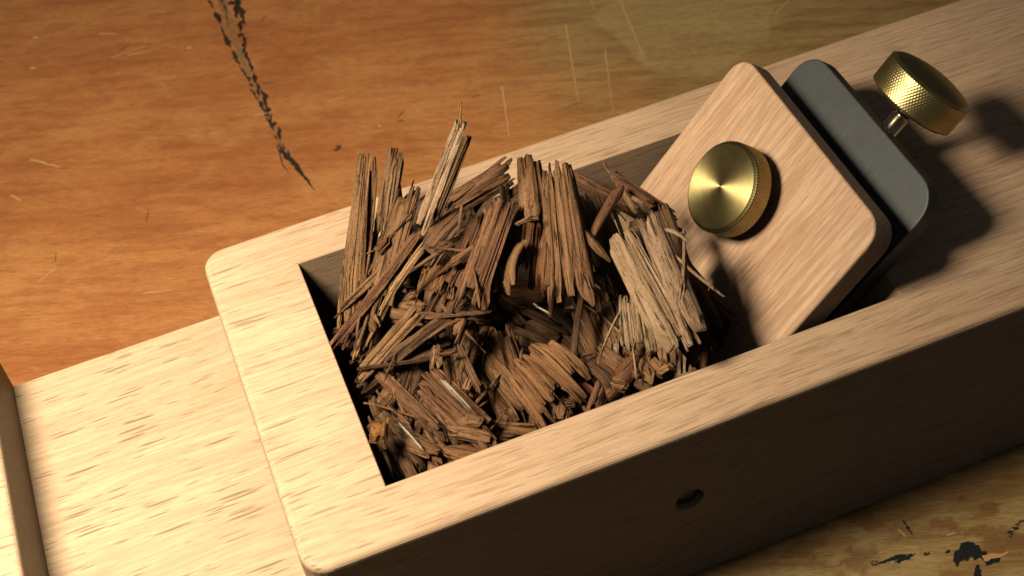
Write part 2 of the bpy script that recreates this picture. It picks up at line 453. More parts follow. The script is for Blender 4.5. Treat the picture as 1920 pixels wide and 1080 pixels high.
for k, (pts, w) in enumerate([
    ([(81.4, 137), (73.5, 110)], (.45, .2)), ([(91, 145), (89.5, 138)], (.35, .2)), ([(60.0, 123), (55.3, 106)], (.5, .25)), ([(86, 124), (79, 103)], (.35, .15)),
    ([(97, 142), (93, 118)], (.5, .4)), ([(133, 121), (126, 117)], (.45, .3)), ([(128, 118.5), (124, 113)], (.3, .2)),
    ([(-18, 177), (-12, 176)], (.5, .3)), ([(-22, 178), (-13, 178.5)], (.3, .3)), ([(-23, 189), (-19, 187)], (.5, .5)), ([(-38.8, 196), (-37.6, 195.2)], (1.0, .8)),
    ([(-3.9, 172.6), (-2.9, 172.3)], (1.0, .8)), ([(-46, 150), (-43, 147), (-40, 144)], (.4, .5, .2)), ([(-52, 140), (-50, 137)], (.4, .3)), ([(-41, 184), (-40, 183)], (.9, .9)),
    ([(5, 140), (9, 139.5)], (.35, .2)), ([(30, 123.4), (30.8, 123)], (.7, .5)), ([(-6, 139), (-3, 138.5)], (.3, .2)), ([(-30, 96.5), (-24, 94.5)], (.35, .2)), ([(-50, 110), (-46, 112)], (.35, .25)),
    ([(86.5, -21.2), (88, -21.5)], (.35, .3)), ([(89.5, -27.5), (93.8, -28.2)], (1.2, .4)), ([(79.8, -16.8), (80.2, -18.6)], (.5, .4)), ([(74.5, -19.5), (76.5, -20)], (.25, .2))]):
    sliver("scratch", pts, w, PALE, .055 + .002 * k, .25, 40 + k)

FAINT = NT("faint_scuff"); FAINT = FAINT.done((.50, .25, .105), .5)
rs = random.Random(21)
for k in range(34):                                 # faint fine scuffs in the varnish, in loose clusters
    cx, cy = rs.choice([(-30, 150), (-10, 175), (20, 150), (-35, 115), (45, 130), (70, 125), (30, 170)])
    x, y = cx + rs.gauss(0, 11), cy + rs.gauss(0, 9)
    a = rs.choice([-.36, -.36, .5, 1.3]) + rs.gauss(0, .18); L_ = rs.uniform(.8, 4.5)
    sliver("scuff", [(x, y), (x + math.cos(a) * L_ * .5, y + math.sin(a) * L_ * .5 + rs.gauss(0, .12)), (x + math.cos(a) * L_, y + math.sin(a) * L_)], [.05, rs.uniform(.12, .28), .05], FAINT if k % 3 else CHAR, .11 + .0015 * k, .4, 700 + k)

# ------------------------------------------------------------------ the plane
plane = bpy.data.objects.new("wooden_hand_plane", None)
plane.location = (60 * MM, 25 * MM, 0)
plane.empty_display_size = .02
COL.objects.link(plane)
tag(plane, "long pale beech hand plane with two knurled brass knobs lying across the workbench", "hand plane")
PO = Vector(plane.location)
WF, WN, HS, E0, G0 = 9.93, 10.29, 16.06, 15.39, 53.63

def prism(poly, z0, z1, axis='z'):
    bm = bmesh.new()
    def P(a, b, c): return {'z': (a, b, c), 'y': (a, c, b)}[axis]
    lo = [bm.verts.new([v * MM for v in P(x, y, z0)]) for x, y in poly]
    hi = [bm.verts.new([v * MM for v in P(x, y, z1)]) for x, y in poly]
    bm.faces.new(lo[::-1]); bm.faces.new(hi)
    n = len(poly)
    for i in range(n): bm.faces.new((lo[i], lo[(i + 1) % n], hi[(i + 1) % n], hi[i]))
    bmesh.ops.recalc_face_normals(bm, faces=bm.faces)
    return bm
def to_obj(bm, name, mat=None, parent=None, loc=None, smooth=False):
    me = bpy.data.meshes.new(name); bm.to_mesh(me); bm.free()
    if smooth:
        for p in me.polygons: p.use_smooth = True
    return link(name, me, mat, parent, loc)
def apply_mods(o):
    dg = bpy.context.evaluated_depsgraph_get(); dg.update()
    me = bpy.data.meshes.new_from_object(o.evaluated_get(dg))
    old = o.data; o.modifiers.clear(); o.data = me
    bpy.data.meshes.remove(old)

def arc(cx, cy, r, a0, a1, n=6):
    return [(cx + r * math.cos(math.radians(a0 + (a1 - a0) * k / n)), cy + r * math.sin(math.radians(a0 + (a1 - a0) * k / n))) for k in range(n + 1)]

def make_body():
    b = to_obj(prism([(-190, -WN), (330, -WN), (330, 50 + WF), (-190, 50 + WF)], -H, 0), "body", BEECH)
    r = 4.2
    cut = [(-G0, -40)] + [(-E0 + r, -40)] + arc(-E0 + r, -WN + r, r, 270, 180) + arc(-E0 + r, 50 + WF - r, r, 180, 90) + [(-E0 + r, 100), (-G0, 100)]
    c1 = to_obj(prism(cut, -HS, 20), "cutter")
    # throat with sloping bed at the right
    c2 = to_obj(prism([(0, 12), (0, -35), (58, -35), (TH_X0, -.0), (TH_X0 + 12 * .883, 12)], 0, 50, 'y'), "cutter")
    bm = prism([(44.4 + 2.45 * math.cos(math.radians(a)), -17.6 + 2.45 * math.sin(math.radians(a))) for a in range(0, 360, 15)], -30, 0.0 - 3, 'y')
    c3 = to_obj(bm, "cutter")
    for c in (c1, c2, c3):
        md = b.modifiers.new("cut", 'BOOLEAN'); md.operation = 'DIFFERENCE'; md.object = c; md.solver = 'EXACT'
    apply_mods(b)
    for c in (c1, c2, c3): bpy.data.objects.remove(c)
    # round over the worked edges
    bm = bmesh.new(); bm.from_mesh(b.data)
    bmesh.ops.dissolve_limit(bm, angle_limit=.01, verts=bm.verts, edges=bm.edges)
    def sel(test):
        out = []
        for e in bm.edges:
            if len(e.link_faces) != 2: continue
            if e.calc_face_angle(0) < .5: continue
            a, c = (v.co / MM for v in e.verts)
            if test(a, c): out.append(e)
        return out
    big = sel(lambda a, c: abs(a.z) < .05 and abs(c.z) < .05 and min(a.x, c.x) > -E0 - .1 and not (min(a.x, c.x) > -1 and min(a.y, c.y) > -1 and max(a.y, c.y) < 51))
    bmesh.ops.bevel(bm, geom=big, offset=1.0 * MM, segments=4, profile=.5, affect='EDGES', clamp_overlap=True)
    top = sel(lambda a, c: abs(a.z) < .05 and abs(c.z) < .05 and not (min(a.x, c.x) > -1 and min(a.y, c.y) > -1 and max(a.y, c.y) < 51))
    bmesh.ops.bevel(bm, geom=top, offset=.8 * MM, segments=3, profile=.5, affect='EDGES', clamp_overlap=True)
    thr = sel(lambda a, c: abs(a.z) < .05 and abs(c.z) < .05)
    bmesh.ops.bevel(bm, geom=thr, offset=.22 * MM, segments=2, profile=.5, affect='EDGES', clamp_overlap=True)
    shf = sel(lambda a, c: abs(a.z + HS) < .05 and abs(c.z + HS) < .05 and (min(a.y, c.y) > 50 + WF - .1 or max(a.y, c.y) < -WN + .1))
    bmesh.ops.bevel(bm, geom=shf, offset=1.1 * MM, segments=3, profile=.5, affect='EDGES', clamp_overlap=True)
    bmesh.ops.transform(bm, matrix=Matrix.Translation(-PO + Vector((0, 0, H * MM))), verts=bm.verts)
    bm.to_mesh(b.data); bm.free()
    for p in b.data.polygons: p.use_smooth = False
    md = b.modifiers.new("wn", 'WEIGHTED_NORMAL'); md.keep_sharp = True
    for p in b.data.polygons: p.use_smooth = p.area < 3e-6 * 2
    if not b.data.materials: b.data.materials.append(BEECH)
    b.parent = plane
    return b

TH = 0.8471
U = Vector((math.cos(TH), 0, math.sin(TH))); NN = Vector((-math.sin(TH), 0, math.cos(TH))); P0 = Vector((82.44, 0, 15.53))
BED = -13.1                                     # bed plane offset behind the cap's face
pb = P0 + NN * BED
TH_X0 = pb.x - pb.z * math.cos(TH) / math.sin(TH)
body = make_body()

def tilt(o, origin_body):                       # local x = up the slope, local z = out of the face
    o.rotation_euler = (0, -TH, 0)
    o.location = W(origin_body) - PO
    return o

def board(name, s0, s1, y0, y1, t, r, mat, off, bevel=.45, hole=None):
    poly = [(s0, y0)] + arc(s1 - r, y0 + r, r, 270, 360) + arc(s1 - r, y1 - r, r, 0, 90) + [(s0, y1)]
    bm = prism(poly, -t, 0)
    es = [e for e in bm.edges if all(abs(v.co.z) < 1e-6 for v in e.verts) or all(abs(v.co.z + t * MM) < 1e-6 for v in e.verts)]
    bmesh.ops.bevel(bm, geom=es, offset=bevel * MM, segments=3, profile=.5, affect='EDGES')
    o = to_obj(bm, name, mat, plane)
    for p in o.data.polygons: p.use_smooth = p.area < 5e-6
    o.modifiers.new("wn", 'WEIGHTED_NORMAL').keep_sharp = True
    return tilt(o, P0 + NN * off)

cap = board("lever_cap", -56, 0, 1.2, 48.0, 4.6, 4.0, CAPWOOD, 0)
blade = board("blade", -66, 6.6, 4.5, 45.4, 3.0, 5.0, STEEL, -10.0, bevel=.25)
blade["label"] = "flat grey steel blade with rounded upper corners"

def lathe(name, prof, mat, n=96, parent=None, knurl=None):
    """prof: list of (r, z) mm. knurl: (index range of rim, amplitude mm, ridges)"""
    bm = bmesh.new(); rings = []
    for i, (r, z) in enumerate(prof):
        if r < 1e-6: rings.append([bm.verts.new((0, 0, z * MM))]); continue
        ring = []
        for k in range(n):
            a = 2 * math.pi * k / n; rr = r
            if knurl and knurl[0] <= i <= knurl[1]:
                N = knurl[3]; p = N * a / (2 * math.pi); q = z / knurl[4]
                tri = lambda t: 1 - abs((t % 1) * 2 - 1)
                rr += knurl[2] * (min(tri(p + q), tri(p - q)) * 1.3 - .5)
            ring.append(bm.verts.new((rr * math.cos(a) * MM, rr * math.sin(a) * MM, z * MM)))
        rings.append(ring)
    for a, b in zip(rings, rings[1:]):
        if len(a) == 1 and len(b) > 1:
            for k in range(n): bm.faces.new((a[0], b[k], b[(k + 1) % n]))
        elif len(b) == 1 and len(a) > 1:
            for k in range(n): bm.faces.new((a[(k + 1) % n], a[k], b[0]))
        else:
            for k in range(n): bm.faces.new((a[k], b[k], b[(k + 1) % n], a[(k + 1) % n]))
    bmesh.ops.recalc_face_normals(bm, faces=bm.faces)
    return to_obj(bm, name, mat, parent, smooth=True)

NR = 92; NK = NR * 4
def rim_profile(r, z0, z1, k=22):
    return [(r, z0 + (z1 - z0) * i / k) for i in range(k + 1)]
# thumb screw on the cap: shank > knurled head > turned face
def knob(z0, z1, r, dome=False):
    head = lathe("knob_head", [(1.0, z0 + .01), (r - .9, z0 + .01), (r - .12, z0 + .45)] + rim_profile(r, z0 + .5, z1 - .5) + [(r - .15, z1 - .42), (r - .55, z1 - .06)], BRASS, NK, plane, knurl=(3, 25, .15, NR, .85))
    if dome: face = lathe("knob_end", [(r - .56, z1 - .061), (r - 1.2, z1 + .25), (r * .6, z1 + .75), (r * .3, z1 + .95), (0, z1 + 1.0)], BRASS, 96, head)
    else: face = lathe("knob_face", [(r - .56, z1 - .061), (r - .75, z1), (r * .66, z1), (r * .33, z1), (0, z1)], BRASS_FACE, 96, head)
    return head
head = knob(2.3, 6.5, 7.7)
head["label"] = "brass thumb screw head on the face of the wooden cap"
kc = P0 + U * -14.8 + Vector((0, 26.6, 0))
tilt(head, kc)
neck = lathe("screw_shank", [(0, -9.6), (2.2, -9.6), (2.2, -4.65), (2.4, -4.6), (2.4, -4.0), (2.4, .02), (3.4, .05), (3.4, 2.25), (0, 2.3)], BRASS, 48, plane); tilt(neck, kc)
# depth adjuster behind the blade: knurled knob on a steel rod parallel to the blade
kc2 = P0 + NN * -16.0 + Vector((0, 25.5, 0))
adj = knob(0, 5.9, 7.75, dome=True)
adj.location = W(kc2 + U * 10.7) - PO; adj.rotation_euler = (0, math.pi / 2 - TH, 0)
adj.data.materials.clear(); adj.data.materials.append(BRASS_WARM)
adj["label"] = "brass adjuster knob on a steel rod behind the blade"
rod = lathe("adjuster_rod", [(0, -26), (1.5, -26), (1.5, -2.2), (1.2, -2.0), (1.2, -1.6), (1.5, -1.4), (1.5, .2), (0, .2)], BRIGHT, 48, plane)
rod.location = adj.location; rod.rotation_euler = adj.rotation_euler
pin = lathe("cross_pin", [(0, 0), (2.1, 0), (2.4, .3), (2.4, 6), (0, 6)], PIN, 40, plane)
pin.location = W((44.4, -WN + 1.0, -17.6)) - PO; pin.rotation_euler = (-math.pi / 2, 0, 0)

# ------------------------------------------------------------------ shavings
def shaving_mesh(p0, p1, w0, w1, curl, n, fray0, fray1, bend, roll, seed, thick=.32):
    """a torn, fluted shaving: n fibre strips side by side across a curled sheet, ends frayed to different lengths"""
    rnd = random.Random(seed)
    A, B = Vector(p0), Vector(p1)
    ax = (B - A); L = ax.length; ax.normalize()
    up = Vector((-.15, -.45, .88)); up = (up - ax * up.dot(ax)).normalized()
    side = ax.cross(up); up = Matrix.Rotation(math.radians(roll), 3, ax) @ up; side = ax.cross(up)
    C0 = (A + B) / 2
    verts, faces, uvs, tone = [], [], [], []
    M_ = max(8, int(L / .8))
    wm = (w0 + w1) / 2
    arc_ = math.radians(curl)
    ph = rnd.uniform(0, 50)
    edges = [0]
    n = max(2, int(round(n * .62))) if n > 3 else n
    for k in range(n): edges.append(edges[-1] + rnd.choice([.3, .5, .9, 1.4, 2.2]))
    edges = [e / edges[-1] for e in edges]
    def surf(s, t, dn):
        """s across -.5...5, t along 0..1 -> point"""
        w = w0 * (1 - t) + w1 * t
        if arc_ > .05:
            rad = w / (2 * math.sin(min(arc_ / 2, math.pi / 2))) if arc_ < math.pi else w / 2
            a = s * arc_; x = rad * math.sin(a); z = rad * (math.cos(a) - 1)
        else: x, z = s * w, 0
        wave = mnoise.noise(Vector((s * 2.2, t * 1.1 + ph, seed * .37))) * min(.9, wm * .12)
        sag = -bend * (2 * t - 1) ** 2 if bend else 0
        nx_, nz_ = (math.sin(s * arc_), math.cos(s * arc_))
        x += nx_ * (dn + wave); z += nz_ * (dn + wave)
        x += mnoise.noise(Vector((t * 1.6, ph, 9))) * .18
        return A + ax * (t * L) + side * x + up * (z + sag)
    for k in range(n):
        e0, e1 = edges[k] - .5, edges[k + 1] - .5
        wid = (e1 - e0); mid = (e0 + e1) / 2
        q1 = rnd.random(); q0 = rnd.random()
        t0 = (fray0 / L) * q0 ** 1.6; t1 = 1 - (fray1 / L) * q1 ** 1.2
        if t1 - t0 < .3: t1 = t0 + .3
        s1 = rnd.uniform(.50, .98); s0 = rnd.uniform(.0, .3)         # where the sheet starts to split
        splay = rnd.gauss(0, .30); lift = rnd.gauss(0, .9); lift0 = rnd.gauss(0, .5)
        taper = rnd.choice([.25, .35, .5, .9])
        step = rnd.gauss(0, .10) * min(1, wm * .2)
        ton = rnd.random() ** 1.8
        dome = min(.40, .10 * wid * wm + .03)
        jag1 = [rnd.random() ** 2 * min(2.6, fray1 * .8 + .3) for _ in range(11)]; jag0 = [rnd.random() ** 2 * min(1.6, fray0 * .8 + .3) for _ in range(11)]
        base = len(verts); cols = (-1, -.8, -.6, -.4, -.2, 0, .2, .4, .6, .8, 1); R_ = len(cols) + 2
        for j in range(M_ + 1):
            t = t0 + (t1 - t0) * j / M_
            open1 = max(0, (t - s1) / (1.02 - s1)); open0 = max(0, (s0 - t) / (s0 + .02)) if s0 > .02 else 0
            endf = max(0, (j / M_ - .86) / .14); begf = max(0, (.08 - j / M_) / .08)
            half = wid * .5 * (1.015 - .14 * open1 - .10 * open0) * (1 - taper * endf ** 1.3) * (1 - .4 * begf)
            half *= 1 + .05 * mnoise.noise(Vector((t * L * .8, k * 3.1, seed)))
            c = mid + splay * wid * open1 ** 2
            lf = lift * open1 ** 2 + lift0 * open0 ** 2 + step
            th_ = thick * (1 - .5 * endf)
            rows = []
            for cc in cols:
                sx = c + half * cc
                g = sx * wm
                fine = (.5 - abs(mnoise.noise(Vector((g * 2.1, t * L * .03, seed * 1.3 + 4))))) * .46 + mnoise.noise(Vector((g * 4.5, t * L * .06, seed + 2.0))) * .26
                fine *= min(1, .35 + wm * .12)
                d = lf + dome * (1 - cc * cc) + fine + mnoise.noise(Vector((g * .45, t * L * .035, seed + 5))) * .6 * min(1, wm * .15)
                if abs(cc) == 1: d -= .05
                rows.append((sx, d))
            for ci, (sx, d) in enumerate(rows):
                tj = t - (jag1[ci] * max(0, (j / M_ - .7) / .3) - jag0[ci] * max(0, (.3 - j / M_) / .3)) / L
                verts.append(((surf(sx, tj, d) - C0) * MM)[:]); uvs.append((sx * wm + seed * 13.7, t * L + seed * 5.1)); tone.append(ton)
            for sx, d in (rows[-1], rows[0]):
                verts.append(((surf(sx, t, d - th_ - dome * .5) - C0) * MM)[:]); uvs.append((sx * wm + seed * 13.7 + .4, t * L + seed * 5.1)); tone.append(ton)
        for j in range(M_):
            for q in range(R_):
                a = base + j * R_ + q; b = base + j * R_ + (q + 1) % R_
                faces.append((a, b, b + R_, a + R_))
        faces.append(tuple(base + q for q in range(R_ - 1, -1, -1)))
        faces.append(tuple(base + M_ * R_ + q for q in range(R_)))
    me = bpy.data.meshes.new("wood_shaving")
    me.from_pydata(verts, [], faces)
    uvl = me.uv_layers.new(name="UVMap")
    li = np.zeros(len(me.loops), dtype=np.int32); me.loops.foreach_get("vertex_index", li)
    uvl.data.foreach_set("uv", np.array(uvs, dtype=np.float32)[li].ravel())
    at = me.attributes.new("strip", 'FLOAT', 'POINT'); at.data.foreach_set("value", np.array(tone, dtype=np.float32))
    for p in me.polygons: p.use_smooth = True
    bm = bmesh.new(); bm.from_mesh(me); bmesh.ops.recalc_face_normals(bm, faces=bm.faces)
    for e in bm.edges:
        if len(e.link_faces) == 2 and e.calc_face_angle(0) > 1.0: e.smooth = False
    bm.to_mesh(me); bm.free()
    return me, C0

SHAVINGS = [
    ([16.5, 54.9, 17.0], [2.4, 26.9, 3.0], 2.12, 4.41, 60, 7, 2, 5, 1.5, 0, 'brown', 'tall narrow reddish brown shaving standing at the left end of the heap'),
    ([17.5, 53.1, 14.0], [6.3, 33.1, 5.0], 1.42, 3.09, 50, 5, 3, 4, -1, 10, 'brown', 'slim brown shaving just right of the tallest left one'),
    ([21.0, 51.7, 17.0], [12.7, 39.6, 7.0], 2.99, 3.84, 90, 7, 2, 3, 1, 0, 'grey', 'greyish brown double-ribbed shaving standing behind the left cluster'),
    ([21.7, 46.2, 15.0], [7.7, 27.7, 6.0], 3.84, 4.73, 60, 8, 5, 4, 1.5, 5, 'brown', 'wide brown shaving with a jagged top leaning left'),
    ([29.6, 37.8, 30.0], [17.4, 29.4, 17.0], 1.96, 2.64, 80, 4, 2, 3, 0, 0, 'palegrain', 'bright straight split stick rising highest out of the heap'),
    ([31.1, 40.8, 24.0], [20.0, 35.5, 10.0], 1.35, 1.89, 40, 3, 1, 3, 0, -40, 'dark', 'dark stick leaning against the back of the highest bright stick'),
    ([37.2, 41.6, 13.0], [21.6, 40.9, 9.0], 4.56, 4.03, 110, 8, 1, 3, 0, -10, 'brown', 'thick rolled dark brown shaving lying toward the far rim'),
    ([25.7, 38.1, 13.0], [0.5, 30.6, 5.0], 1.38, 1.19, 60, 4, 2, 3, 1, 0, 'brown', 'long thin brown stick slanting down to the left rim'),
    ([18.2, 28.4, 17.0], [7.6, 22.9, 11.0], 1.24, 0.82, 50, 3, 1, 2, 1, 0, 'tan', 'thin pale splint crossing the left cluster'),
    ([19.6, 36.2, 12.0], [-1.4, 25.3, 3.0], 1.71, 1.35, 50, 4, 1, 3, -1, 0, 'brown', 'brown splint whose lower tip hangs over the left rim'),
    ([15.9, 34.7, 9.0], [1.1, 26.0, 2.0], 3.43, 3.73, 80, 6, 3, 6, 1, 10, 'brown', 'flat brown shaving low at the left rim'),
    ([14.8, 23.2, 9.0], [0.4, 20.7, 0.0], 2.49, 2.69, 80, 5, 2, 4, 0, 0, 'brown', 'stout rounded stick with its end at the left rim corner'),
    ([16.7, 20.2, 8.0], [5.5, 20.0, 1.0], 2.15, 2.52, 80, 5, 3, 3, 1, 0, 'dark', 'dark stick beside the stout rounded stick'),
    ([33.3, 32.5, 17.0], [18.9, 16.5, 10.0], 3.71, 4.56, 120, 9, 3, 7, 1, 0, 'brown', 'deeply fluted reddish shaving slanting through the middle of the heap'),
    ([29.3, 33.2, 14.0], [18.5, 24.2, 8.0], 3.4, 4.19, 90, 7, 2, 5, -1, 10, 'brown', 'fluted brown shaving left of the deeply fluted one'),
    ([27.4, 37.3, 13.0], [16.1, 31.3, 9.0], 4.65, 5.1, 60, 6, 3, 5, 2, 0, 'grey', 'dull grey brown sheet of shaving with a torn lower edge'),
    ([21.7, 31.0, 11.0], [14.4, 22.5, 8.0], 4.92, 3.99, 100, 6, 4, 6, 3, 0, 'red', 'crumpled reddish brown curl in the left middle of the heap'),
    ([22.0, 20.6, 10.0], [4.4, 18.8, 3.0], 1.98, 1.99, 70, 4, 2, 4, 2, 0, 'dark', 'dark splint running under the fluted shavings'),
    ([20.3, 19.3, 9.0], [17.0, 16.5, 6.0], 1.81, 1.48, 140, 4, 1, 2, 0, 0, 'brown', 'short blunt tube-like stub below the fluted shavings'),
    ([40.1, 39.1, 18.0], [36.1, 28.0, 12.0], 3.44, 4.74, 200, 9, 2, 3, 0, 0, 'brown', 'upright curled roll with a dark hollow beside it'),
    ([43.2, 36.1, 18.0], [36.0, 13.6, 7.0], 4.44, 8.59, 110, 13, 3, 7, 1.5, 0, 'brown', 'large fluted fan shaving with a frayed lower end in the centre'),
    ([37.4, 35.2, 14.0], [29.5, 21.3, 7.0], 6.01, 7.73, 90, 12, 3, 6, 1, 0, 'red', 'broad reddish shaving with a comb-like torn lower edge'),
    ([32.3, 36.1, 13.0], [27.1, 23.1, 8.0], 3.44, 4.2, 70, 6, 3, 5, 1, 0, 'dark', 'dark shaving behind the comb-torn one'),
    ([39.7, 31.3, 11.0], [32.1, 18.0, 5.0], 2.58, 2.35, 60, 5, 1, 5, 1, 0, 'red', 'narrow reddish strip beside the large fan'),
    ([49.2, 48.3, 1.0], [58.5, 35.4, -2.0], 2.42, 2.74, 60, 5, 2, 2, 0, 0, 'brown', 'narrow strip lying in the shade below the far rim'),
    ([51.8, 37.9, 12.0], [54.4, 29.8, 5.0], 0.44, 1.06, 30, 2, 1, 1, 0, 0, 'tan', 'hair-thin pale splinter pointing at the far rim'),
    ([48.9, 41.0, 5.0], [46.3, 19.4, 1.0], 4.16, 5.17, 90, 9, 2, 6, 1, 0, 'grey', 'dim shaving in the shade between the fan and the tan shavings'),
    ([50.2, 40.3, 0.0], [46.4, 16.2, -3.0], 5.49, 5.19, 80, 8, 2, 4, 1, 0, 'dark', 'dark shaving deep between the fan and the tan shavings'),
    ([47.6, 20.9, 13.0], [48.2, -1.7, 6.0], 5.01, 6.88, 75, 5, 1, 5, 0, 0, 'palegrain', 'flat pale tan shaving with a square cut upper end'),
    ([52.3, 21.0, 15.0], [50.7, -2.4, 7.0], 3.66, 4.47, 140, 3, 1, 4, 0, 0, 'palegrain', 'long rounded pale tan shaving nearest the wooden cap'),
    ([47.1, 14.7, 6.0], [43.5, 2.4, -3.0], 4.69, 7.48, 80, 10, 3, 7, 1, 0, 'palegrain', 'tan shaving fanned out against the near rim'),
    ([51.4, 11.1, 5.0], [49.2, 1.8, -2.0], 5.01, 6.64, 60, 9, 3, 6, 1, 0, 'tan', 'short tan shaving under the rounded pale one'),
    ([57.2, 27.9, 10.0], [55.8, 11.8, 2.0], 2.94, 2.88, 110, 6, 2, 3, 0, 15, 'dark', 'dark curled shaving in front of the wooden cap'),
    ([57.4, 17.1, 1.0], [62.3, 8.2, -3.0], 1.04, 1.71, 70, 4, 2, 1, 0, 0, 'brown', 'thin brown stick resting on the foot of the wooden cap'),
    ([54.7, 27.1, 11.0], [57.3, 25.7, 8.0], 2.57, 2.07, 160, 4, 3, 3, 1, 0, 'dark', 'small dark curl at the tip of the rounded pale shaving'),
    ([56.6, 21.0, 4.0], [56.8, 4.3, -3.0], 4.32, 5.06, 90, 7, 3, 4, 1, 0, 'dark', 'dark shaving added to fill out the shade beside the rounded pale one'),  # added piece: its dark colour fills the shadow gap before the cap
    ([58.0, 16.6, -4.0], [62.9, 9.7, -10.0], 5.25, 5.27, 60, 7, 3, 3, 0, 0, 'dark', 'brown shaving coloured dark for the shade, wedged below the wooden cap'),  # dark colour stands in for the shadow at the cap's foot
    ([40.1, 22.1, -2.0], [40.1, 7.1, -8.0], 4.01, 5.12, 80, 8, 2, 6, 1, 0, 'brown', 'ragged shaving with splayed bright tips near the near rim'),
    ([44.3, 23.3, -2.0], [41.7, 8.9, -6.0], 2.63, 3.75, 70, 6, 2, 6, 1, 0, 'tan', 'slim shaving with pale frayed tips'),
    ([26.9, 15.1, 1.0], [31.5, 2.6, -2.0], 8.82, 12.33, 90, 20, 3, 5, 2, 0, 'red', 'broad rumpled reddish sheet with a ragged right edge'),
    ([25.2, 22.7, 1.0], [23.1, 6.0, -6.0], 5.14, 7.01, 120, 9, 3, 5, 3, 0, 'brown', 'long wavy brown shaving in the lower middle'),
    ([20.7, 20.8, 0.0], [24.0, 5.8, -5.0], 4.26, 5.0, 80, 7, 3, 4, 2, 10, 'brown', 'brown shaving left of the wavy one'),
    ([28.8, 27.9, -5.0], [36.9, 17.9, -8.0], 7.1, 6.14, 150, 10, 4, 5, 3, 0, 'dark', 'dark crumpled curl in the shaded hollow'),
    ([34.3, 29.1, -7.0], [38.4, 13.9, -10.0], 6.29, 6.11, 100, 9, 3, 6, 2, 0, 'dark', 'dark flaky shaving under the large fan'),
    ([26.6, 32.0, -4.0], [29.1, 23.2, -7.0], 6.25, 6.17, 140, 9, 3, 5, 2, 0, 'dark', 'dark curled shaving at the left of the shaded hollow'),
    ([7.7, 21.0, 0.0], [11.5, 4.6, -6.0], 4.06, 4.62, 80, 8, 2, 4, 0, 0, 'brown', 'brown flat-sided shaving running to the near rim'),
    ([11.5, 17.1, 1.0], [18.1, 2.7, -4.0], 5.01, 5.08, 70, 9, 2, 4, 0, 0, 'brown', 'brown pocked shaving ending at the near rim'),
    ([4.9, 21.5, 1.0], [11.0, 7.0, -3.0], 2.19, 2.47, 70, 5, 2, 4, 0, 0, 'brown', 'narrow shaving beside the pocked one'),
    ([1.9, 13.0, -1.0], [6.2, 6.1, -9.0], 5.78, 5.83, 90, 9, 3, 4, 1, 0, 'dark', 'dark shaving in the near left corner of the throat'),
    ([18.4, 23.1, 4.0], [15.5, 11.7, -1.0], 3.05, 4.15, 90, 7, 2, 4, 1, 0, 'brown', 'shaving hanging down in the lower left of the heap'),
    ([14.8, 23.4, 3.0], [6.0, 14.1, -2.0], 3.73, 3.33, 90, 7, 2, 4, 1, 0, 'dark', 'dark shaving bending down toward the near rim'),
    ([13.5, 13.8, 3.0], [16.2, 6.0, 1.0], 0.58, 0.65, 60, 2, 1, 1, 0.6, 0, 'white', 'whitish curved splinter lying in the lower left of the heap'),
    ([5.2, 10.6, 0.0], [7.7, 5.2, -3.0], 0.33, 0.33, 30, 1, 1, 1, 0.3, 0, 'white', 'fine pale thread near the near left corner'),
    ([3.5, 11.7, 3.0], [0.2, 6.3, 0.0], 2.11, 2.42, 220, 5, 3, 3, 3, 0, 'amber', 'small amber bark curl poking over the left rim'),
    ([31.9, 20.3, 4.0], [34.2, 17.4, 3.0], 0.34, 0.34, 30, 1, 1, 1, 0, 0, 'white', 'tiny pale sliver under the comb-torn edge'),
    ([32.2, 27.4, 15.0], [37.0, 28.2, 15.0], 0.67, 0.59, 30, 2, 1, 1, 0, 0, 'tan', 'short pale splinter stuck across the centre roll'),
    ([30.3, 38.8, 33.0], [28.8, 36.2, 30.0], 0.24, 0.33, 20, 1, 1, 0, 0, 0, 'tan', 'hair-like fibre at the tip of the highest bright stick'),
    ([16.5, 10.0, -3.0], [23.3, 13.3, -1.0], 0.58, 0.5, 40, 2, 1, 1, 1, 0, 'tan', 'little light splint in the lower middle'),
    ([42.3, 13.2, -3.0], [41.0, 6.1, -8.0], 0.6, 0.68, 40, 2, 1, 1, 0, 0, 'white', 'pale sliver beside the ragged shaving'),
    ([15.3, 18.8, 5.0], [12.8, 13.9, 4.0], 1.16, 1.31, 60, 3, 1, 2, 0, 0, 'tan', 'thin light strip left of the hanging shaving'),
    ([18.2, 17.8, 4.0], [18.8, 9.3, 0.0], 1.17, 1.15, 60, 3, 1, 2, 0, 0, 'grey', 'grey thin strip right of the hanging shaving'),
]

for k, (a, b, w0, w1, curl, n, f0, f1, bend, roll, mat, label) in enumerate(SHAVINGS):
    me, c0 = shaving_mesh(a, b, w0, w1, curl, n, f0, f1, bend, roll, 100 + k, thick=.32 if min(w0, w1) > 1.5 else .18)
    thin = max(w0, w1) < 1.6
    o = link("wood_splinter" if thin else "wood_shaving", me, SM[mat], None, W(c0))
    tag(o, label, "splinter" if thin else "shaving", "wood shavings heaped in the throat of the plane")

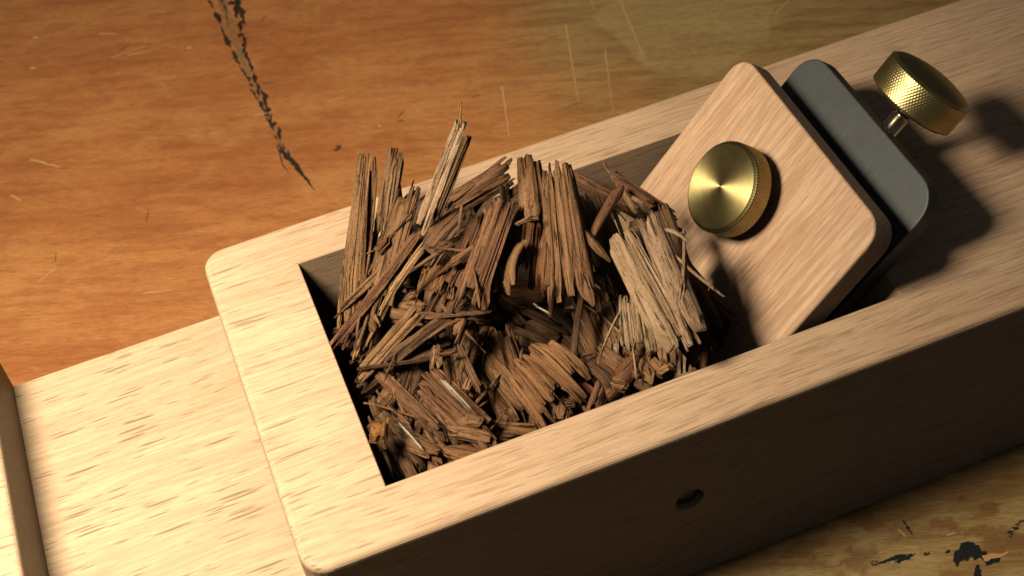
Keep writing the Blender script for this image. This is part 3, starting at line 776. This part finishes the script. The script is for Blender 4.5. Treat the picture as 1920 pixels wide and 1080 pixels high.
# the rest of the heap, lying lower in the throat
rnd = random.Random(7)
def fill(n, zlo, zhi, L0, L1, mats, seed0, label, xr=(2, 62), yr=(2, 48), wr=(2.5, 7)):
    for k in range(n):
        L = rnd.uniform(L0, L1); ang = rnd.choice([rnd.gauss(-1.05, .35), rnd.gauss(1.1, .35), rnd.gauss(-.5, .5)])
        z = rnd.uniform(zlo, zhi)
        dx, dy = math.cos(ang) * L / 2, math.sin(ang) * L / 2
        x = rnd.uniform(xr[0] + abs(dx), xr[1] - abs(dx)) if xr[1] - xr[0] > 2 * abs(dx) else sum(xr) / 2
        y = rnd.uniform(yr[0] + abs(dy), yr[1] - abs(dy)) if yr[1] - yr[0] > 2 * abs(dy) else sum(yr) / 2
        dz = rnd.gauss(0, 1.6)
        w = rnd.uniform(*wr)
        me, c0 = shaving_mesh((x - dx, y - dy, z - dz), (x + dx, y + dy, z + dz), w * rnd.uniform(.6, 1), w, rnd.uniform(40, 170), max(2, int(w * 1.2)), 1.5, 4, rnd.uniform(0, 2.5), rnd.gauss(0, 25), seed0 + k)
        o = link("wood_shaving", me, SM[rnd.choice(mats)], None, W(c0))
        tag(o, label, "shaving", "torn shavings buried low in the heap")
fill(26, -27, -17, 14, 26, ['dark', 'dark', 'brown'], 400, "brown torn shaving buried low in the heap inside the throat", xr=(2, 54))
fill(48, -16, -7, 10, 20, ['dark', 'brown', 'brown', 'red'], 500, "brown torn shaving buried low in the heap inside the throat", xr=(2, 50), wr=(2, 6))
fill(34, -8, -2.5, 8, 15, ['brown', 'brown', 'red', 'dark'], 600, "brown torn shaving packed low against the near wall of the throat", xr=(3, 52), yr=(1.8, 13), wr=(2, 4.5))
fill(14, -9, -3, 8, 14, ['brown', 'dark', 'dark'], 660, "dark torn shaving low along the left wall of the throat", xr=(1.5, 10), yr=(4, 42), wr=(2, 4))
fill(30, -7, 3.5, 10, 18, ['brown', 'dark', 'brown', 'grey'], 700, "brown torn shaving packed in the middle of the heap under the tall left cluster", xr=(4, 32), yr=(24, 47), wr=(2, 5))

# smaller torn pieces and splinters caught between the big ones, each lying roughly along a neighbour
def scatter(n, wr, Lr, seed0, under, label, group, thick, jit, small=False):
    rr = random.Random(seed0)
    for k in range(n):
        src = rr.choice([q for q in SHAVINGS if q[2] + q[3] > 3 and q[10] != 'amber'])
        a, b = Vector(src[0]), Vector(src[1])
        d = (b - a); t = rr.uniform(.15, .9); c = a + d * t
        d.normalize(); side = Vector((-d.y, d.x, 0)).normalized()
        c += side * rr.gauss(0, src[3] * .55); c.z += rr.uniform(*under)
        L = rr.uniform(*Lr)
        ang = rr.gauss(0, jit)
        d2 = Matrix.Rotation(ang, 3, 'Z') @ d; d2.z *= .6; d2.z += rr.gauss(0, .10); d2.normalize()
        p, q = c - d2 * L / 2, c + d2 * L / 2
        for v in (p, q):                            # stay inside the throat unless above the rim
            if v.z < 1.5:
                v.x = max(v.x, 1.5); v.y = min(max(v.y, 1.5), 48.5)
                lim = TH_X0 - 22 + v.z; v.x = min(v.x, lim)
        if (q - p).length < 2.5 or src[0][2] > 20 or min(p.x, q.x) < -.5 or min(p.y, q.y) < 2 or max(p.x, q.x) > 66 or (small and (max(p.y, q.y) > 58 or max(p.z, q.z) > 15)) or (small and wr[1] < .5 and max(p.z, q.z) > 12): continue
        if (c.x - 33) ** 2 / 60 + (c.y - 19.5) ** 2 / 30 < 1 and c.z < 9: continue      # the dark hollow stays open
        mat = src[10] if src[10] not in ('white',) else 'brown'
        if mat == 'palegrain' and not small: mat = 'tan'
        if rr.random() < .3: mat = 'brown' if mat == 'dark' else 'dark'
        w = rr.uniform(*wr)
        me, c0 = shaving_mesh(p, q, w * rr.uniform(.5, 1), w * rr.uniform(.6, 1), rr.uniform(30, 140), max(1, int(w * 1.1)), 1.2, 3.0, rr.uniform(-.3, 1.6), rr.gauss(0, 30), seed0 + k, thick=thick)
        o = link("wood_splinter" if small else "wood_shaving", me, SM[mat], None, W(c0))
        tag(o, label, "splinter" if small else "shaving", group)
scatter(95, (1.4, 3.8), (8, 18), 900, (-5.5, -.8), "small torn brown shaving caught underneath the larger ones in the heap", "small torn shavings between the large ones", .26, .35)
scatter(95, (.35, .9), (6, 18), 1300, (-2.0, .9), "thin dark or brown splinter caught among the shavings of the heap", "thin splinters caught in the heap", .16, .55, small=True)
scatter(26, (.18, .30), (3, 6), 1700, (-1.0, 1.0), "hair-thin loose fibre sticking out of the heap", "hair-thin fibres in the heap", .10, .9, small=True)
